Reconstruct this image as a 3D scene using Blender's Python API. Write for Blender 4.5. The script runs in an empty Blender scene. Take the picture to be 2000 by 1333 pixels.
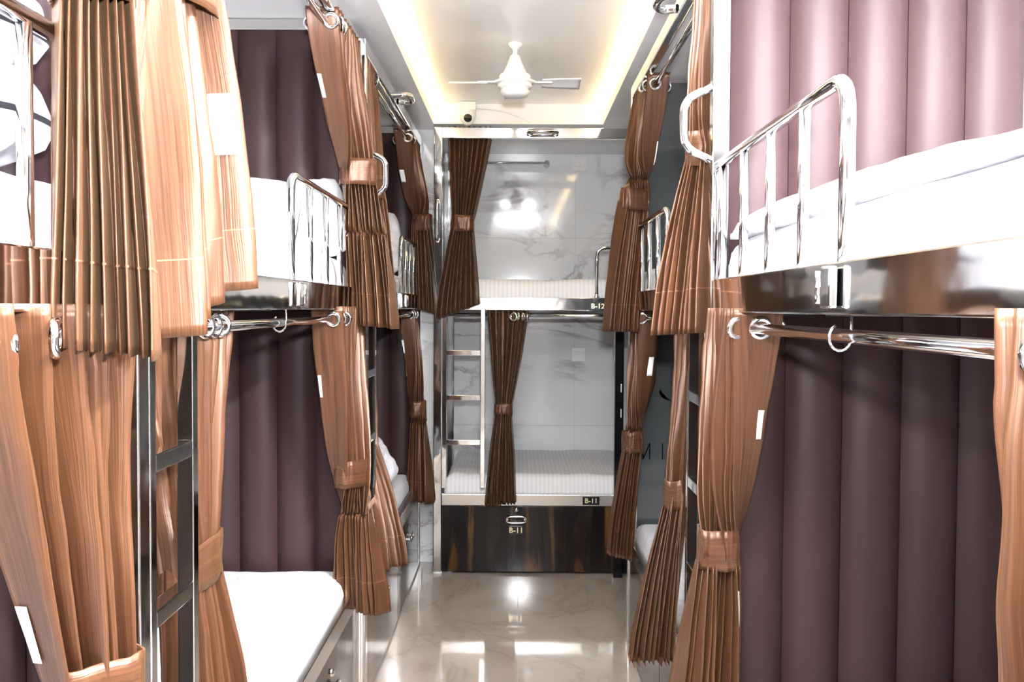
import bpy, bmesh, math, random
from mathutils import Vector, Matrix, noise

C = bpy.context.scene.collection
SC = bpy.context.scene
rnd = random.Random(7)
PI = math.pi

# ------------------------------------------------------------------ camera
F = 1900.0                       # focal length in pixels of the 2000 px wide frame
VX, VY, CAMH = 1010.0, 602.0, 1.40   # vanishing point of the aisle, lens height
cam_d = bpy.data.cameras.new('camera')
cam_d.sensor_width = 36.0
cam_d.lens = 36.0 * F / 2000.0
cam_d.clip_start = 0.05
cam = bpy.data.objects.new('camera', cam_d)
C.objects.link(cam)
pitch = math.atan((666.5 - VY) / F)
yaw = math.atan((VX - 1000.0) / F)
cam.matrix_world = (Matrix.Translation((0, 0, CAMH)) @ Matrix.Rotation(yaw, 4, 'Z')
                    @ Matrix.Rotation(PI / 2 - pitch, 4, 'X') @ Matrix.Rotation(math.radians(0.3), 4, 'Z'))
SC.camera = cam

# ------------------------------------------------------------------ world, lights, exposure
w = bpy.data.worlds.new('world'); SC.world = w; w.use_nodes = True
w.node_tree.nodes['Background'].inputs[0].default_value = (0.9, 0.95, 1.0, 1)
w.node_tree.nodes['Background'].inputs[1].default_value = 0.3
SC.view_settings.view_transform = 'Standard'
SC.view_settings.look = 'None'
SC.view_settings.gamma = 1.0
SC.view_settings.use_curve_mapping = False
SC.view_settings.exposure = 0.55

def area(name, loc, target, size, power, col=(1, 1, 1), shape='DISK', size_y=None, spread=None):
    d = bpy.data.lights.new(name, 'AREA'); d.energy = power; d.size = size; d.shape = shape; d.color = col
    if size_y: d.size_y = size_y
    if spread: d.spread = spread
    o = bpy.data.objects.new(name, d); C.objects.link(o)
    o.location = loc
    o.rotation_euler = (Vector(target) - Vector(loc)).to_track_quat('-Z', 'Y').to_euler()
    return o
FLASH = area('camera_flash', (0.03, 0.03, 1.57), (0.03, 0.60, 2.45), 0.10, 96.0, (0.97, 0.98, 1.0))
PANEL_POWER = 52.0
BERTH_FILL_POWER = 270.0

# ------------------------------------------------------------------ materials
MATS = {}
def mat(name, col, rough=0.5, metal=0.0, coat=0.0, emit=None, estr=0.0, sheen=0.0, spec=0.5):
    m = bpy.data.materials.new(name); m.use_nodes = True
    b = m.node_tree.nodes['Principled BSDF']
    b.inputs['Base Color'].default_value = (*col, 1)
    b.inputs['Roughness'].default_value = rough
    b.inputs['Metallic'].default_value = metal
    b.inputs['Coat Weight'].default_value = coat
    b.inputs['Coat Roughness'].default_value = 0.05
    b.inputs['Specular IOR Level'].default_value = spec
    b.inputs['Sheen Weight'].default_value = sheen
    if emit:
        b.inputs['Emission Color'].default_value = (*emit, 1)
        b.inputs['Emission Strength'].default_value = estr
    MATS[name] = m
    return m
def nodes(m):
    nt = m.node_tree
    return nt, nt.nodes['Principled BSDF']
def ramp(nt, stops, interp='LINEAR'):
    r = nt.nodes.new('ShaderNodeValToRGB'); r.color_ramp.interpolation = interp
    e = r.color_ramp.elements
    e[0].position, e[0].color = stops[0][0], (*stops[0][1], 1)
    e[1].position, e[1].color = stops[1][0], (*stops[1][1], 1)
    for p, c in stops[2:]:
        k = e.new(p); k.color = (*c, 1)
    return r
def tex(nt, kind, coord='Object', scale=(1, 1, 1), rot=(0, 0, 0), **kw):
    tc = nt.nodes.new('ShaderNodeTexCoord'); mp = nt.nodes.new('ShaderNodeMapping')
    mp.inputs['Scale'].default_value = scale; mp.inputs['Rotation'].default_value = rot
    t = nt.nodes.new(kind)
    for k, v in kw.items(): t.inputs[k].default_value = v
    nt.links.new(tc.outputs[coord], mp.inputs[0]); nt.links.new(mp.outputs[0], t.inputs['Vector'])
    return t
def bump(nt, b, src, strength, dist=0.01):
    n = nt.nodes.new('ShaderNodeBump'); n.inputs['Strength'].default_value = strength; n.inputs['Distance'].default_value = dist
    nt.links.new(src, n.inputs['Height']); nt.links.new(n.outputs[0], b.inputs['Normal'])

CHROME = mat('polished_steel', (0.86, 0.87, 0.88), 0.07, 1.0)
nt, b = nodes(CHROME)
t = tex(nt, 'ShaderNodeTexNoise', scale=(3, 3, 3), Scale=4.0, Detail=1.0); bump(nt, b, t.outputs[0], 0.035, 0.02)
STEEL = mat('satin_steel', (0.72, 0.71, 0.68), 0.22, 1.0)
DARKSTEEL = mat('blackened_steel', (0.05, 0.05, 0.06), 0.12, 0.9)
WHITE = mat('white_paint', (0.86, 0.86, 0.86), 0.35)
GREYWALL = mat('grey_brown_paint', (0.20, 0.18, 0.165), 0.4)
CEIL = mat('gloss_white_ceiling', (0.93, 0.93, 0.95), 0.25, spec=0.4)
PLASTIC = mat('white_plastic', (0.85, 0.85, 0.84), 0.3)
BLACKGLASS = mat('black_lens', (0.01, 0.01, 0.012), 0.08)
BLACKPLATE = mat('black_plate', (0.008, 0.008, 0.01), 0.2)
GOLD = mat('gold_letter', (0.78, 0.66, 0.42), 0.35, 0.6)
THREAD = mat('copper_thread', (0.20, 0.09, 0.045), 0.5)
TAGM = mat('white_tag', (0.9, 0.9, 0.9), 0.6)
SIGN_REFLECTION = mat('painted_sign_reflection', (0.003, 0.004, 0.005), 0.8, spec=0.05)
BASEM = mat('plywood', (0.07, 0.045, 0.035), 0.6)
JOINT = mat('tile_grout', (0.5, 0.48, 0.45), 0.7)
WARM = mat('warm_led', (1, 0.8, 0.4), 0.5, emit=(1.0, 0.73, 0.34), estr=30.0)
COOL = mat('led_panel_glow', (1, 1, 1), 0.5, emit=(0.97, 0.98, 1.0), estr=1.0)

GLASS = mat('grey_back_painted_glass', (0.066, 0.074, 0.077), 0.06, coat=1.0, spec=0.7)

LEATHER = mat('brown_leatherette', (0.041, 0.0215, 0.0230), 0.44, spec=0.22)
nt, b = nodes(LEATHER)
t = tex(nt, 'ShaderNodeTexNoise', scale=(1, 1, 1), Scale=420.0, Detail=3.0); bump(nt, b, t.outputs[0], 0.12, 0.002)
SHEET = mat('white_cotton', (0.60, 0.60, 0.64), 0.8, sheen=0.1)
nt, b = nodes(SHEET)
t = tex(nt, 'ShaderNodeTexNoise', scale=(7, 2.2, 4), Scale=1.6, Detail=3.0, Distortion=0.8); bump(nt, b, t.outputs[0], 0.6, 0.04)
STRIPE = mat('white_striped_cotton', (0.84, 0.84, 0.87), 0.7, sheen=0.1)
nt, b = nodes(STRIPE)
wv = tex(nt, 'ShaderNodeTexWave', scale=(1, 1, 1), Scale=14.0)
wv.bands_direction = 'X'
r = ramp(nt, [(0.35, (0.80, 0.80, 0.83)), (0.6, (0.88, 0.88, 0.9))]); nt.links.new(wv.outputs[0], r.inputs[0]); nt.links.new(r.outputs[0], b.inputs['Base Color'])

WOOD = mat('dark_gloss_laminate', (0.03, 0.02, 0.015), 0.10, coat=0.0, spec=0.32)
nt, b = nodes(WOOD)
t = tex(nt, 'ShaderNodeTexNoise', scale=(3.6, 3.6, 0.34), Scale=2.2, Detail=4.0, Distortion=0.7, Roughness=0.55)
r = ramp(nt, [(0.42, (0.006, 0.005, 0.006)), (0.54, (0.016, 0.010, 0.008)), (0.60, (0.085, 0.043, 0.016)), (0.72, (0.15, 0.08, 0.028))])
nt.links.new(t.outputs[0], r.inputs[0]); nt.links.new(r.outputs[0], b.inputs['Base Color'])

MARBLE = mat('white_vein_marble', (0.7, 0.72, 0.74), 0.07, coat=0.5, spec=0.6)
nt, b = nodes(MARBLE)
t = tex(nt, 'ShaderNodeTexNoise', coord='Object', scale=(1.0, 1.0, 2.1), rot=(0, 0.5, 0.35), Scale=1.15, Detail=7.0, Roughness=0.62, Distortion=0.9)
md = nt.nodes.new('ShaderNodeMath'); md.operation = 'SUBTRACT'; md.inputs[1].default_value = 0.5
ma = nt.nodes.new('ShaderNodeMath'); ma.operation = 'ABSOLUTE'
nt.links.new(t.outputs[0], md.inputs[0]); nt.links.new(md.outputs[0], ma.inputs[0])
t2 = tex(nt, 'ShaderNodeTexNoise', coord='Object', scale=(1, 1, 1), Scale=1.7, Detail=2.0)
r2 = ramp(nt, [(0.44, (1, 1, 1)), (0.60, (0, 0, 0))])
nt.links.new(t2.outputs[0], r2.inputs[0])
r = ramp(nt, [(0.0, (0.42, 0.41, 0.41)), (0.012, (0.60, 0.60, 0.61)), (0.035, (0.83, 0.845, 0.86)), (1.0, (0.86, 0.875, 0.885))])
nt.links.new(ma.outputs[0], r.inputs[0])
mx = nt.nodes.new('ShaderNodeMix'); mx.data_type = 'RGBA'
mx.inputs[7].default_value = (0.86, 0.875, 0.885, 1)
nt.links.new(r2.outputs[0], mx.inputs[0]); nt.links.new(r.outputs[0], mx.inputs[6]); nt.links.new(mx.outputs[2], b.inputs['Base Color'])

FLOORM = mat('beige_polished_tile', (0.42, 0.36, 0.31), 0.07, coat=0.6, spec=0.6)
nt, b = nodes(FLOORM)
t = tex(nt, 'ShaderNodeTexNoise', coord='Object', scale=(1, 0.6, 1), rot=(0, 0, 0.6), Scale=2.0, Detail=7.0, Roughness=0.6, Distortion=1.0)
md = nt.nodes.new('ShaderNodeMath'); md.operation = 'SUBTRACT'; md.inputs[1].default_value = 0.5
ma = nt.nodes.new('ShaderNodeMath'); ma.operation = 'ABSOLUTE'
nt.links.new(t.outputs[0], md.inputs[0]); nt.links.new(md.outputs[0], ma.inputs[0])
r = ramp(nt, [(0.0, (0.40, 0.335, 0.285)), (0.02, (0.46, 0.39, 0.34)), (0.12, (0.50, 0.43, 0.375)), (0.3, (0.53, 0.46, 0.40))])
nt.links.new(ma.outputs[0], r.inputs[0]); nt.links.new(r.outputs[0], b.inputs['Base Color'])

def satin(name, dark, light):
    m = mat(name, light, 0.36, 0.35, sheen=0.05, coat=0.06); m.node_tree.nodes['Principled BSDF'].inputs['Coat Roughness'].default_value = 0.3
    nt, b = nodes(m)
    t = tex(nt, 'ShaderNodeTexNoise', coord='UV', scale=(170.0, 2.2, 1), Scale=1.0, Detail=4.0, Roughness=0.7)
    r = ramp(nt, [(0.3, dark), (0.72, light)])
    nt.links.new(t.outputs[0], r.inputs[0]); nt.links.new(r.outputs[0], b.inputs['Base Color'])
    t2 = tex(nt, 'ShaderNodeTexNoise', coord='UV', scale=(260.0, 5.0, 1), Scale=1.0, Detail=3.0)
    bump(nt, b, t2.outputs[0], 0.32, 0.002)
    b.inputs['Sheen Tint'].default_value = (0.9, 0.55, 0.3, 1)
    b.inputs['Anisotropic'].default_value = 0.4
    return m
SATIN = satin('copper_brown_satin', (0.050, 0.019, 0.0082), (0.146, 0.061, 0.028))

# ------------------------------------------------------------------ mesh helpers
class MB:
    def __init__(s): s.v = []; s.f = []; s.sm = []
    def add(s, vs, fs, smooth=False):
        o = len(s.v); s.v += [tuple(v) for v in vs]
        for f in fs: s.f.append(tuple(i + o for i in f)); s.sm.append(smooth)
        return s
    def box(s, x0, x1, y0, y1, z0, z1, c=0.0):
        if x0 > x1: x0, x1 = x1, x0
        if y0 > y1: y0, y1 = y1, y0
        if z0 > z1: z0, z1 = z1, z0
        if c <= 0:
            vs = [(x, y, z) for x in (x0, x1) for y in (y0, y1) for z in (z0, z1)]
            return s.add(vs, [(0, 1, 3, 2), (4, 6, 7, 5), (0, 4, 5, 1), (2, 3, 7, 6), (0, 2, 6, 4), (1, 5, 7, 3)])
        bm = bmesh.new(); bmesh.ops.create_cube(bm, size=1.0)
        for v in bm.verts:
            v.co = Vector(((x0 + x1) / 2 + v.co.x * (x1 - x0), (y0 + y1) / 2 + v.co.y * (y1 - y0), (z0 + z1) / 2 + v.co.z * (z1 - z0)))
        bmesh.ops.bevel(bm, geom=list(bm.edges), offset=c, segments=2, profile=0.5, affect='EDGES')
        bm.verts.index_update()
        s.add([v.co[:] for v in bm.verts], [[v.index for v in f.verts] for f in bm.faces]); bm.free()
        return s
    def tube(s, pts, r, n=12, closed=False, cap=True):
        pts = [Vector(p) for p in pts]; N = len(pts); rings = []
        up = None
        for i, p in enumerate(pts):
            if closed: d = (pts[(i + 1) % N] - pts[i - 1])
            else: d = pts[min(i + 1, N - 1)] - pts[max(i - 1, 0)]
            d.normalize()
            if up is None:
                a = Vector((0, 0, 1)) if abs(d.z) < 0.9 else Vector((1, 0, 0))
                up = (a - d * a.dot(d)).normalized()
            else:
                up = (up - d * up.dot(d)).normalized()
            q = d.cross(up)
            rr = r[i] if isinstance(r, (list, tuple)) else r
            rings.append([p + (up * math.cos(2 * PI * k / n) + q * math.sin(2 * PI * k / n)) * rr for k in range(n)])
        vs = [v for ring in rings for v in ring]; fs = []
        for i in range(N if closed else N - 1):
            a, bq = i * n, ((i + 1) % N) * n
            for k in range(n): fs.append((a + k, a + (k + 1) % n, bq + (k + 1) % n, bq + k))
        s.add(vs, fs, True)
        if cap and not closed:
            o = len(s.v) - len(vs)
            s.f.append(tuple(o + k for k in reversed(range(n)))); s.sm.append(False)
            s.f.append(tuple(o + (N - 1) * n + k for k in range(n))); s.sm.append(False)
        return s
    def lathe(s, prof, c=(0, 0, 0), axis='z', n=28):
        vs = []
        for r, h in prof:
            for k in range(n):
                a = 2 * PI * k / n; p = (r * math.cos(a), r * math.sin(a), h)
                if axis == 'y': p = (p[0], p[2], p[1])
                if axis == 'x': p = (p[2], p[0], p[1])
                vs.append((p[0] + c[0], p[1] + c[1], p[2] + c[2]))
        fs = []
        for i in range(len(prof) - 1):
            for k in range(n): fs.append((i * n + k, i * n + (k + 1) % n, (i + 1) * n + (k + 1) % n, (i + 1) * n + k))
        return s.add(vs, fs, True)
    def grid(s, fn, nu, nv, smooth=True):
        vs = [fn(i / nu, j / nv) for i in range(nu + 1) for j in range(nv + 1)]
        m = nv + 1
        return s.add(vs, [(i * m + j, (i + 1) * m + j, (i + 1) * m + j + 1, i * m + j + 1) for i in range(nu) for j in range(nv)], smooth)
    def mesh(s, name, off=(0, 0, 0)):
        me = bpy.data.meshes.new(name)
        me.from_pydata([(v[0] - off[0], v[1] - off[1], v[2] - off[2]) for v in s.v], [], s.f)
        me.polygons.foreach_set('use_smooth', s.sm)
        me.update()
        bm = bmesh.new(); bm.from_mesh(me); bmesh.ops.recalc_face_normals(bm, faces=bm.faces[:]); bm.to_mesh(me); bm.free()
        return me
OFF = {}
def empty(name, loc):
    o = bpy.data.objects.new(name, None); C.objects.link(o); o.location = loc; o.empty_display_size = 0.1
    OFF[o] = Vector(loc); return o
def obj(name, mb, m, parent=None, label=None, loc=None):
    """mb in world coordinates; becomes one mesh object (a part when parented)"""
    if parent is not None: off = OFF[parent]
    else:
        if loc is None:
            xs = [v[0] for v in mb.v]; ys = [v[1] for v in mb.v]; zs = [v[2] for v in mb.v]
            loc = ((min(xs) + max(xs)) / 2, (min(ys) + max(ys)) / 2, min(zs))
        off = Vector(loc)
    me = mb.mesh(name, off); me.materials.append(m)
    o = bpy.data.objects.new(name, me); C.objects.link(o)
    if parent is not None: o.parent = parent
    else: o.location = off
    OFF[o] = off
    if label: o['label'] = label
    return o
def piece(name, me, parent, wloc, scale=None):
    """an object that shares mesh data, placed at a world position under its parent"""
    o = bpy.data.objects.new(name, me); C.objects.link(o); o.parent = parent
    o.location = Vector(wloc) - OFF[parent]
    if scale: o.scale = scale
    OFF[o] = Vector(wloc)
    return o
def tag(o, label, cat, group=None, kind=None):
    o['label'] = label; o['category'] = cat
    if group: o['group'] = group
    if kind: o['kind'] = kind
    return o
def fillet(pts, r, n=6):
    pts = [Vector(p) for p in pts]; out = [pts[0]]
    for i in range(1, len(pts) - 1):
        a, p, c = pts[i - 1], pts[i], pts[i + 1]
        d0 = (a - p).normalized(); d1 = (c - p).normalized()
        p0 = p + d0 * r; p1 = p + d1 * r
        for k in range(n + 1):
            t = k / n
            out.append(p0 * (1 - t) ** 2 + p * 2 * t * (1 - t) + p1 * t * t)
    out.append(pts[-1]); return out
def ypx(px, X): return abs(X) * F / abs(px - VX)          # depth of a point of the plane x = X from its picture column

# ------------------------------------------------------------------ room shell
XW0, XW1, YB, YF = -1.36, 1.32, 6.12, -1.7
ZS, ZC = 2.365, 2.47
def struct(o, label, cat): return tag(o, label, cat, kind='structure')
fl = struct(obj('floor', MB().box(XW0 - 0.1, XW1 + 0.1, YF - 0.1, YB + 0.1, -0.06, -0.004), JOINT, loc=(0, 0, 0)), 'glossy beige marble-look tiled aisle floor', 'floor')
tw, tl = 0.8, 1.2
tm = MB().box(-tw / 2 + 0.0006, tw / 2 - 0.0006, -tl / 2 + 0.0006, tl / 2 - 0.0006, -0.012, 0.0).mesh('floor_tile'); tm.materials.append(FLOORM)
for i in range(4):
    for j in range(7):
        cx, cy = -1.27 + i * tw + 0.08, YF + tl * (j + 0.45)
        piece('floor_tile', tm, fl, (cx, cy, 0.0))
def wall(name, x0, x1, y0, y1, m, label, z1=2.6):
    return struct(obj(name, MB().box(x0, x1, y0, y1, 0, z1), m), label, 'wall')
wall('wall_left', XW0 - 0.1, XW0, YF, YB, WHITE, 'white wall behind the row of three bunks')
wall('wall_right', XW1, XW1 + 0.1, YF, YB, WHITE, 'white wall behind the row of two bunks')
wall('wall_front', XW0 - 0.1, XW1 + 0.1, YF - 0.1, YF, GREYWALL, 'plain grey-brown wall at the entrance end of the aisle')
wb = wall('wall_back', XW0 - 0.1, XW1 + 0.1, YB + 0.006, YB + 0.1, JOINT, 'white veined marble slab wall behind the bunk B-11')
wp = wall('wall_partition', XW0, -0.455, 5.31, YB, JOINT, 'white marble wall pier between the last side bunk and bunk B-11')
def slabs(parent, axis, fixed, a0, a1, joints_a, joints_z, thick=0.006):
    aa = [a0] + [j for j in joints_a if a0 < j < a1] + [a1]; zz = [0.0] + joints_z + [ZS]
    for i in range(len(aa) - 1):
        for k in range(len(zz) - 1):
            g = 0.0008
            if axis == 'y': m = MB().box(aa[i] + g, aa[i + 1] - g, fixed - thick, fixed, zz[k] + g, zz[k + 1] - g)
            else: m = MB().box(fixed, fixed + thick, aa[i] + g, aa[i + 1] - g, zz[k] + g, zz[k + 1] - g)
            obj('marble_slab', m, MARBLE, parent)
slabs(wb, 'y', YB + 0.006, -0.449, XW1, [0.36], [0.66, 1.84])
slabs(wp, 'y', 5.31, XW0, -0.455, [-0.56], [0.66, 1.84])
slabs(wp, 'x', -0.455, 5.304, YB, [], [0.66, 1.84])

ce = struct(obj('ceiling', MB().box(XW0 - 0.1, XW1 + 0.1, YF - 0.1, YB + 0.1, ZC, ZC + 0.08), CEIL), 'white gloss ceiling with a recessed tray over the aisle', 'ceiling')
RX, RB = 0.445, 5.14
so = MB()
so.box(XW0, -RX - 0.06, YF, YB, ZS, ZC); so.box(RX + 0.06, XW1, YF, YB, ZS, ZC)
so.box(-RX - 0.06, RX + 0.06, RB, YB, ZS, ZC); so.box(-RX - 0.06, RX + 0.06, YF, -1.1, ZS, ZC)
obj('soffit', so, CEIL, ce)
obj('cove_lip', MB().box(-RX - 0.06, -RX, -1.1, RB, ZS, ZS + 0.02).box(-RX - 0.008, -RX, -1.1, RB, ZS + 0.02, ZS + 0.05), CEIL, ce)
obj('cove_lip', MB().box(RX, RX + 0.06, -1.1, RB, ZS, ZS + 0.02).box(RX, RX + 0.008, -1.1, RB, ZS + 0.02, ZS + 0.05), CEIL, ce)
for sx in (-1, 1):
    o = obj('cove_light', MB().box(sx * (RX + 0.022), sx * (RX + 0.040), -1.0, RB - 0.05, ZS + 0.021, ZS + 0.031), WARM)
    tag(o, 'warm yellow strip light hidden in the ceiling tray edge above the row of %s bunks' % ('three' if sx < 0 else 'two'), 'strip light', 'cove strip lights')

def ceiling_panel(x, y, z, sx, sy, power, label):
    t = empty('ceiling_light', (x, y, z - 0.02))
    obj('frame', MB().box(x - sx / 2, x + sx / 2, y - sy / 2, y + sy / 2, z - 0.014, z, 0.004), WHITE, t)
    e = COOL.copy(); ar = sx * sy * 0.85
    e.node_tree.nodes['Principled BSDF'].inputs['Emission Strength'].default_value = power / (ar * PI)
    obj('diffuser', MB().box(x - sx / 2 + 0.015, x + sx / 2 - 0.015, y - sy / 2 + 0.015, y + sy / 2 - 0.015, z - 0.018, z - 0.0145), e, t)
    tag(t, label, 'ceiling light')
ceiling_panel(0.0, 0.55, ZC, 0.45, 0.6, PANEL_POWER, 'white square light panel in the ceiling tray near the entrance')
ceiling_panel(0.0, 2.35, ZC, 0.35, 0.35, PANEL_POWER * 0.35, 'white square light panel in the ceiling tray before the fan')
ceiling_panel(0.88, 0.75, ZS, 0.12, 0.7, BERTH_FILL_POWER, 'added out-of-view fill light on the ceiling over the upper berth with the quilt')  # added fill, out of view: brightens the padded panel and quilt of this berth
ceiling_panel(-0.98, 0.6, ZS, 0.12, 0.6, BERTH_FILL_POWER * 0.08, 'added out-of-view fill light on the ceiling over the end upper berth of the three-bunk row')  # weaker added fill, also out of view, brightening the pillow berth

# ------------------------------------------------------------------ bunks
Z_TOP0, Z_TOP1 = 2.262, 2.312
Z_UB0, Z_UB1 = 1.393, 1.466
Z_LB0, Z_LB1 = 0.392, 0.455
ROD_U, ROD_L = 2.238, 1.362
CH = {}
def channel_mesh(h):
    if h not in CH:
        mb = MB(); nu, nv = 14, 16
        def fn(u, v):
            e = min(v, 1 - v) * h / 0.03
            k = min(1.0, max(0.0, 1 - (1 - min(1, e)) ** 2)) ** 0.5
            a = 1 - abs(2 * u - 1) ** 2.4
            return (u - 0.5, -0.03 * a * (0.25 + 0.75 * k) - 0.004, v * h)
        mb.grid(fn, nu, nv)
        mb.add([(-0.5, 0, 0), (0.5, 0, 0), (0.5, 0, h), (-0.5, 0, h)], [(0, 1, 2, 3)])
        me = mb.mesh('padded_channel'); me.materials.append(LEATHER); CH[h] = me
    return CH[h]

def headboard(root, s, X, y, seams, z0, z1, trim=False):
    xs = sorted(seams)
    hb = obj('headboard', MB().box(xs[0], xs[-1], y, y + 0.02, z0, z1, 0.002), BASEM, root, 'brown leatherette padded end panel with vertical channels')
    me = channel_mesh(round(z1 - z0, 3))
    for a, c in zip(xs[:-1], xs[1:]):
        piece('padded_channel', me, hb, ((a + c) / 2, y, z0), (c - a - 0.0012, 1, 1))
    if trim:
        obj('panel_trim', MB().box(xs[0], xs[-1], y - 0.03, y + 0.01, z1, z1 + 0.035, 0.002), STEEL, root)

def guard_rail(root, s, X, ya, yb, nb=4, axis='y'):
    """tube rail from the far post (yb) to a curved near end (ya), standing on the upper beam"""
    zt = 1.722; r = 0.011
    xm = X + s * 0.015
    P = (lambda q, z: (xm, q, z)) if axis == 'y' else (lambda q, z: (q, xm, z))
    path = fillet([P(yb, zt), P(ya, zt), P(ya, Z_UB1 - 0.002)], 0.055)
    g = obj('guard_rail', MB().tube(path, r, 14), CHROME, root, 'curved chrome guard rail')
    for k in range(1, nb + 1):
        q = ya + (yb - ya) * k / (nb + 0.22)
        obj('rail_bar', MB().tube([P(q, Z_UB1 - 0.004), P(q, zt - 0.006)], 0.0092, 12), CHROME, g)
    return g

def ladder(root, X, s, q0, q1, axis='y'):
    xa, xb = X, X + s * 0.028
    def bx(m, a0, a1, z0, z1, c=0.002, ins=0.0):
        if axis == 'y': m.box(xa + s * ins, xb - s * ins, a0, a1, z0, z1, c)
        else: m.box(a0, a1, xa + s * ins, xb - s * ins, z0, z1, c)
    lad = MB(); zb = Z_LB1
    bx(lad, q0, q0 + 0.024, zb, Z_UB0); bx(lad, q1 - 0.024, q1, zb, Z_UB0)
    L = obj('ladder', lad, CHROME, root, 'narrow square-tube chrome ladder')
    for z in (1.165, 0.93, 0.695):
        m = MB(); bx(m, q0 + 0.024, q1 - 0.024, z - 0.0135, z + 0.0135, 0.002, 0.001); obj('ladder_rung', m, CHROME, L)

def d_handle(root, x, y, z0, z1, s, out=0.062):
    p = fillet([(x, y, z1), (x - s * out, y, z1 - 0.03), (x - s * out, y, z0 + 0.03), (x, y, z0)], 0.03, 7)
    obj('grab_handle', MB().tube(p, 0.0095, 14), CHROME, root, 'D-shaped chrome grab handle')

def top_handle(root, x, y, z, s, axis='y'):
    pts = [(0, -0.06), (0.035, -0.075), (0.062, -0.05), (0.066, 0), (0.062, 0.05), (0.035, 0.075), (0, 0.06)]
    sm = []
    for i in range(len(pts) - 1):
        for k in range(5):
            t = k / 5; sm.append((pts[i][0] * (1 - t) + pts[i + 1][0] * t, pts[i][1] * (1 - t) + pts[i + 1][1] * t))
    sm.append(pts[-1])
    for _ in range(3):
        sm = [sm[0]] + [((sm[i - 1][0] + sm[i][0] * 2 + sm[i + 1][0]) / 4, (sm[i - 1][1] + sm[i][1] * 2 + sm[i + 1][1]) / 4) for i in range(1, len(sm) - 1)] + [sm[-1]]
    if axis == 'y': p = [(x - s * a, y + bq, z) for a, bq in sm]
    else: p = [(x + bq, y - a, z) for a, bq in sm]
    obj('top_handle', MB().tube(p, 0.013, 14), CHROME, root, 'flat loop chrome handle on the top beam')

def drawer_pull(parent, c, axis, s):
    """oval ring pull standing off the panel; axis = direction the panel runs"""
    w, h = 0.052, 0.017
    pts = []
    for k in range(32):
        a = 2 * PI * k / 32
        u = math.copysign(abs(math.cos(a)) ** 0.55, math.cos(a)) * w; v = math.copysign(abs(math.sin(a)) ** 0.75, math.sin(a)) * h
        pts.append((u, v))
    if axis == 'y': P = [(c[0] - s * 0.016, c[1] + u, c[2] + v) for u, v in pts]
    else: P = [(c[0] + u, c[1] - 0.012, c[2] + v) for u, v in pts]
    obj('drawer_handle', MB().tube(P, 0.0045, 10, closed=True), CHROME, parent, 'oval chrome drawer pull')
    m = MB()
    if axis == 'y':
        m.lathe([(0, -s * 0.008), (0.011, -s * 0.008), (0.013, 0)], (c[0], c[1] + 0.005, c[2] + 0.05), 'x', 18)
    else:
        m.lathe([(0, -0.008), (0.011, -0.008), (0.013, 0)], (c[0], c[1], c[2] + 0.05), 'y', 18)
    for k in (-0.046, 0.046):
        if axis == 'y': hm = MB().box(c[0] - s * 0.016, c[0], c[1] + k - 0.004, c[1] + k + 0.004, c[2] - 0.005, c[2] + 0.005)
        else: hm = MB().box(c[0] + k - 0.004, c[0] + k + 0.004, c[1] - 0.012, c[1], c[2] - 0.005, c[2] + 0.005)
        obj('handle_foot', hm, CHROME, parent)
    obj('drawer_lock', m, STEEL, parent, 'small round keyed drawer lock')

def rod_hook(root, x, y, s, axis='y'):
    pts = []
    for k in range(13):
        a = -PI / 2 * 0 + k / 12 * 1.35 * PI
        pts.append((0.016 * math.cos(a), -0.016 * math.sin(a)))
    if axis == 'y': p = [(x + 0.016, y, Z_UB0 + 0.002), (x + 0.016, y, ROD_L + 0.004)] + [(x + u, y, ROD_L - 0.002 + v * 1.2) for u, v in pts[1:]]
    else: p = [(x, y + 0.016, Z_UB0 + 0.002), (x, y + 0.016, ROD_L + 0.004)] + [(x, y + u, ROD_L - 0.002 + v * 1.2) for u, v in pts[1:]]
    obj('rod_hook', MB().tube(p, 0.0022, 8), CHROME, root, 'small steel hook holding the curtain rod')

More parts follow.
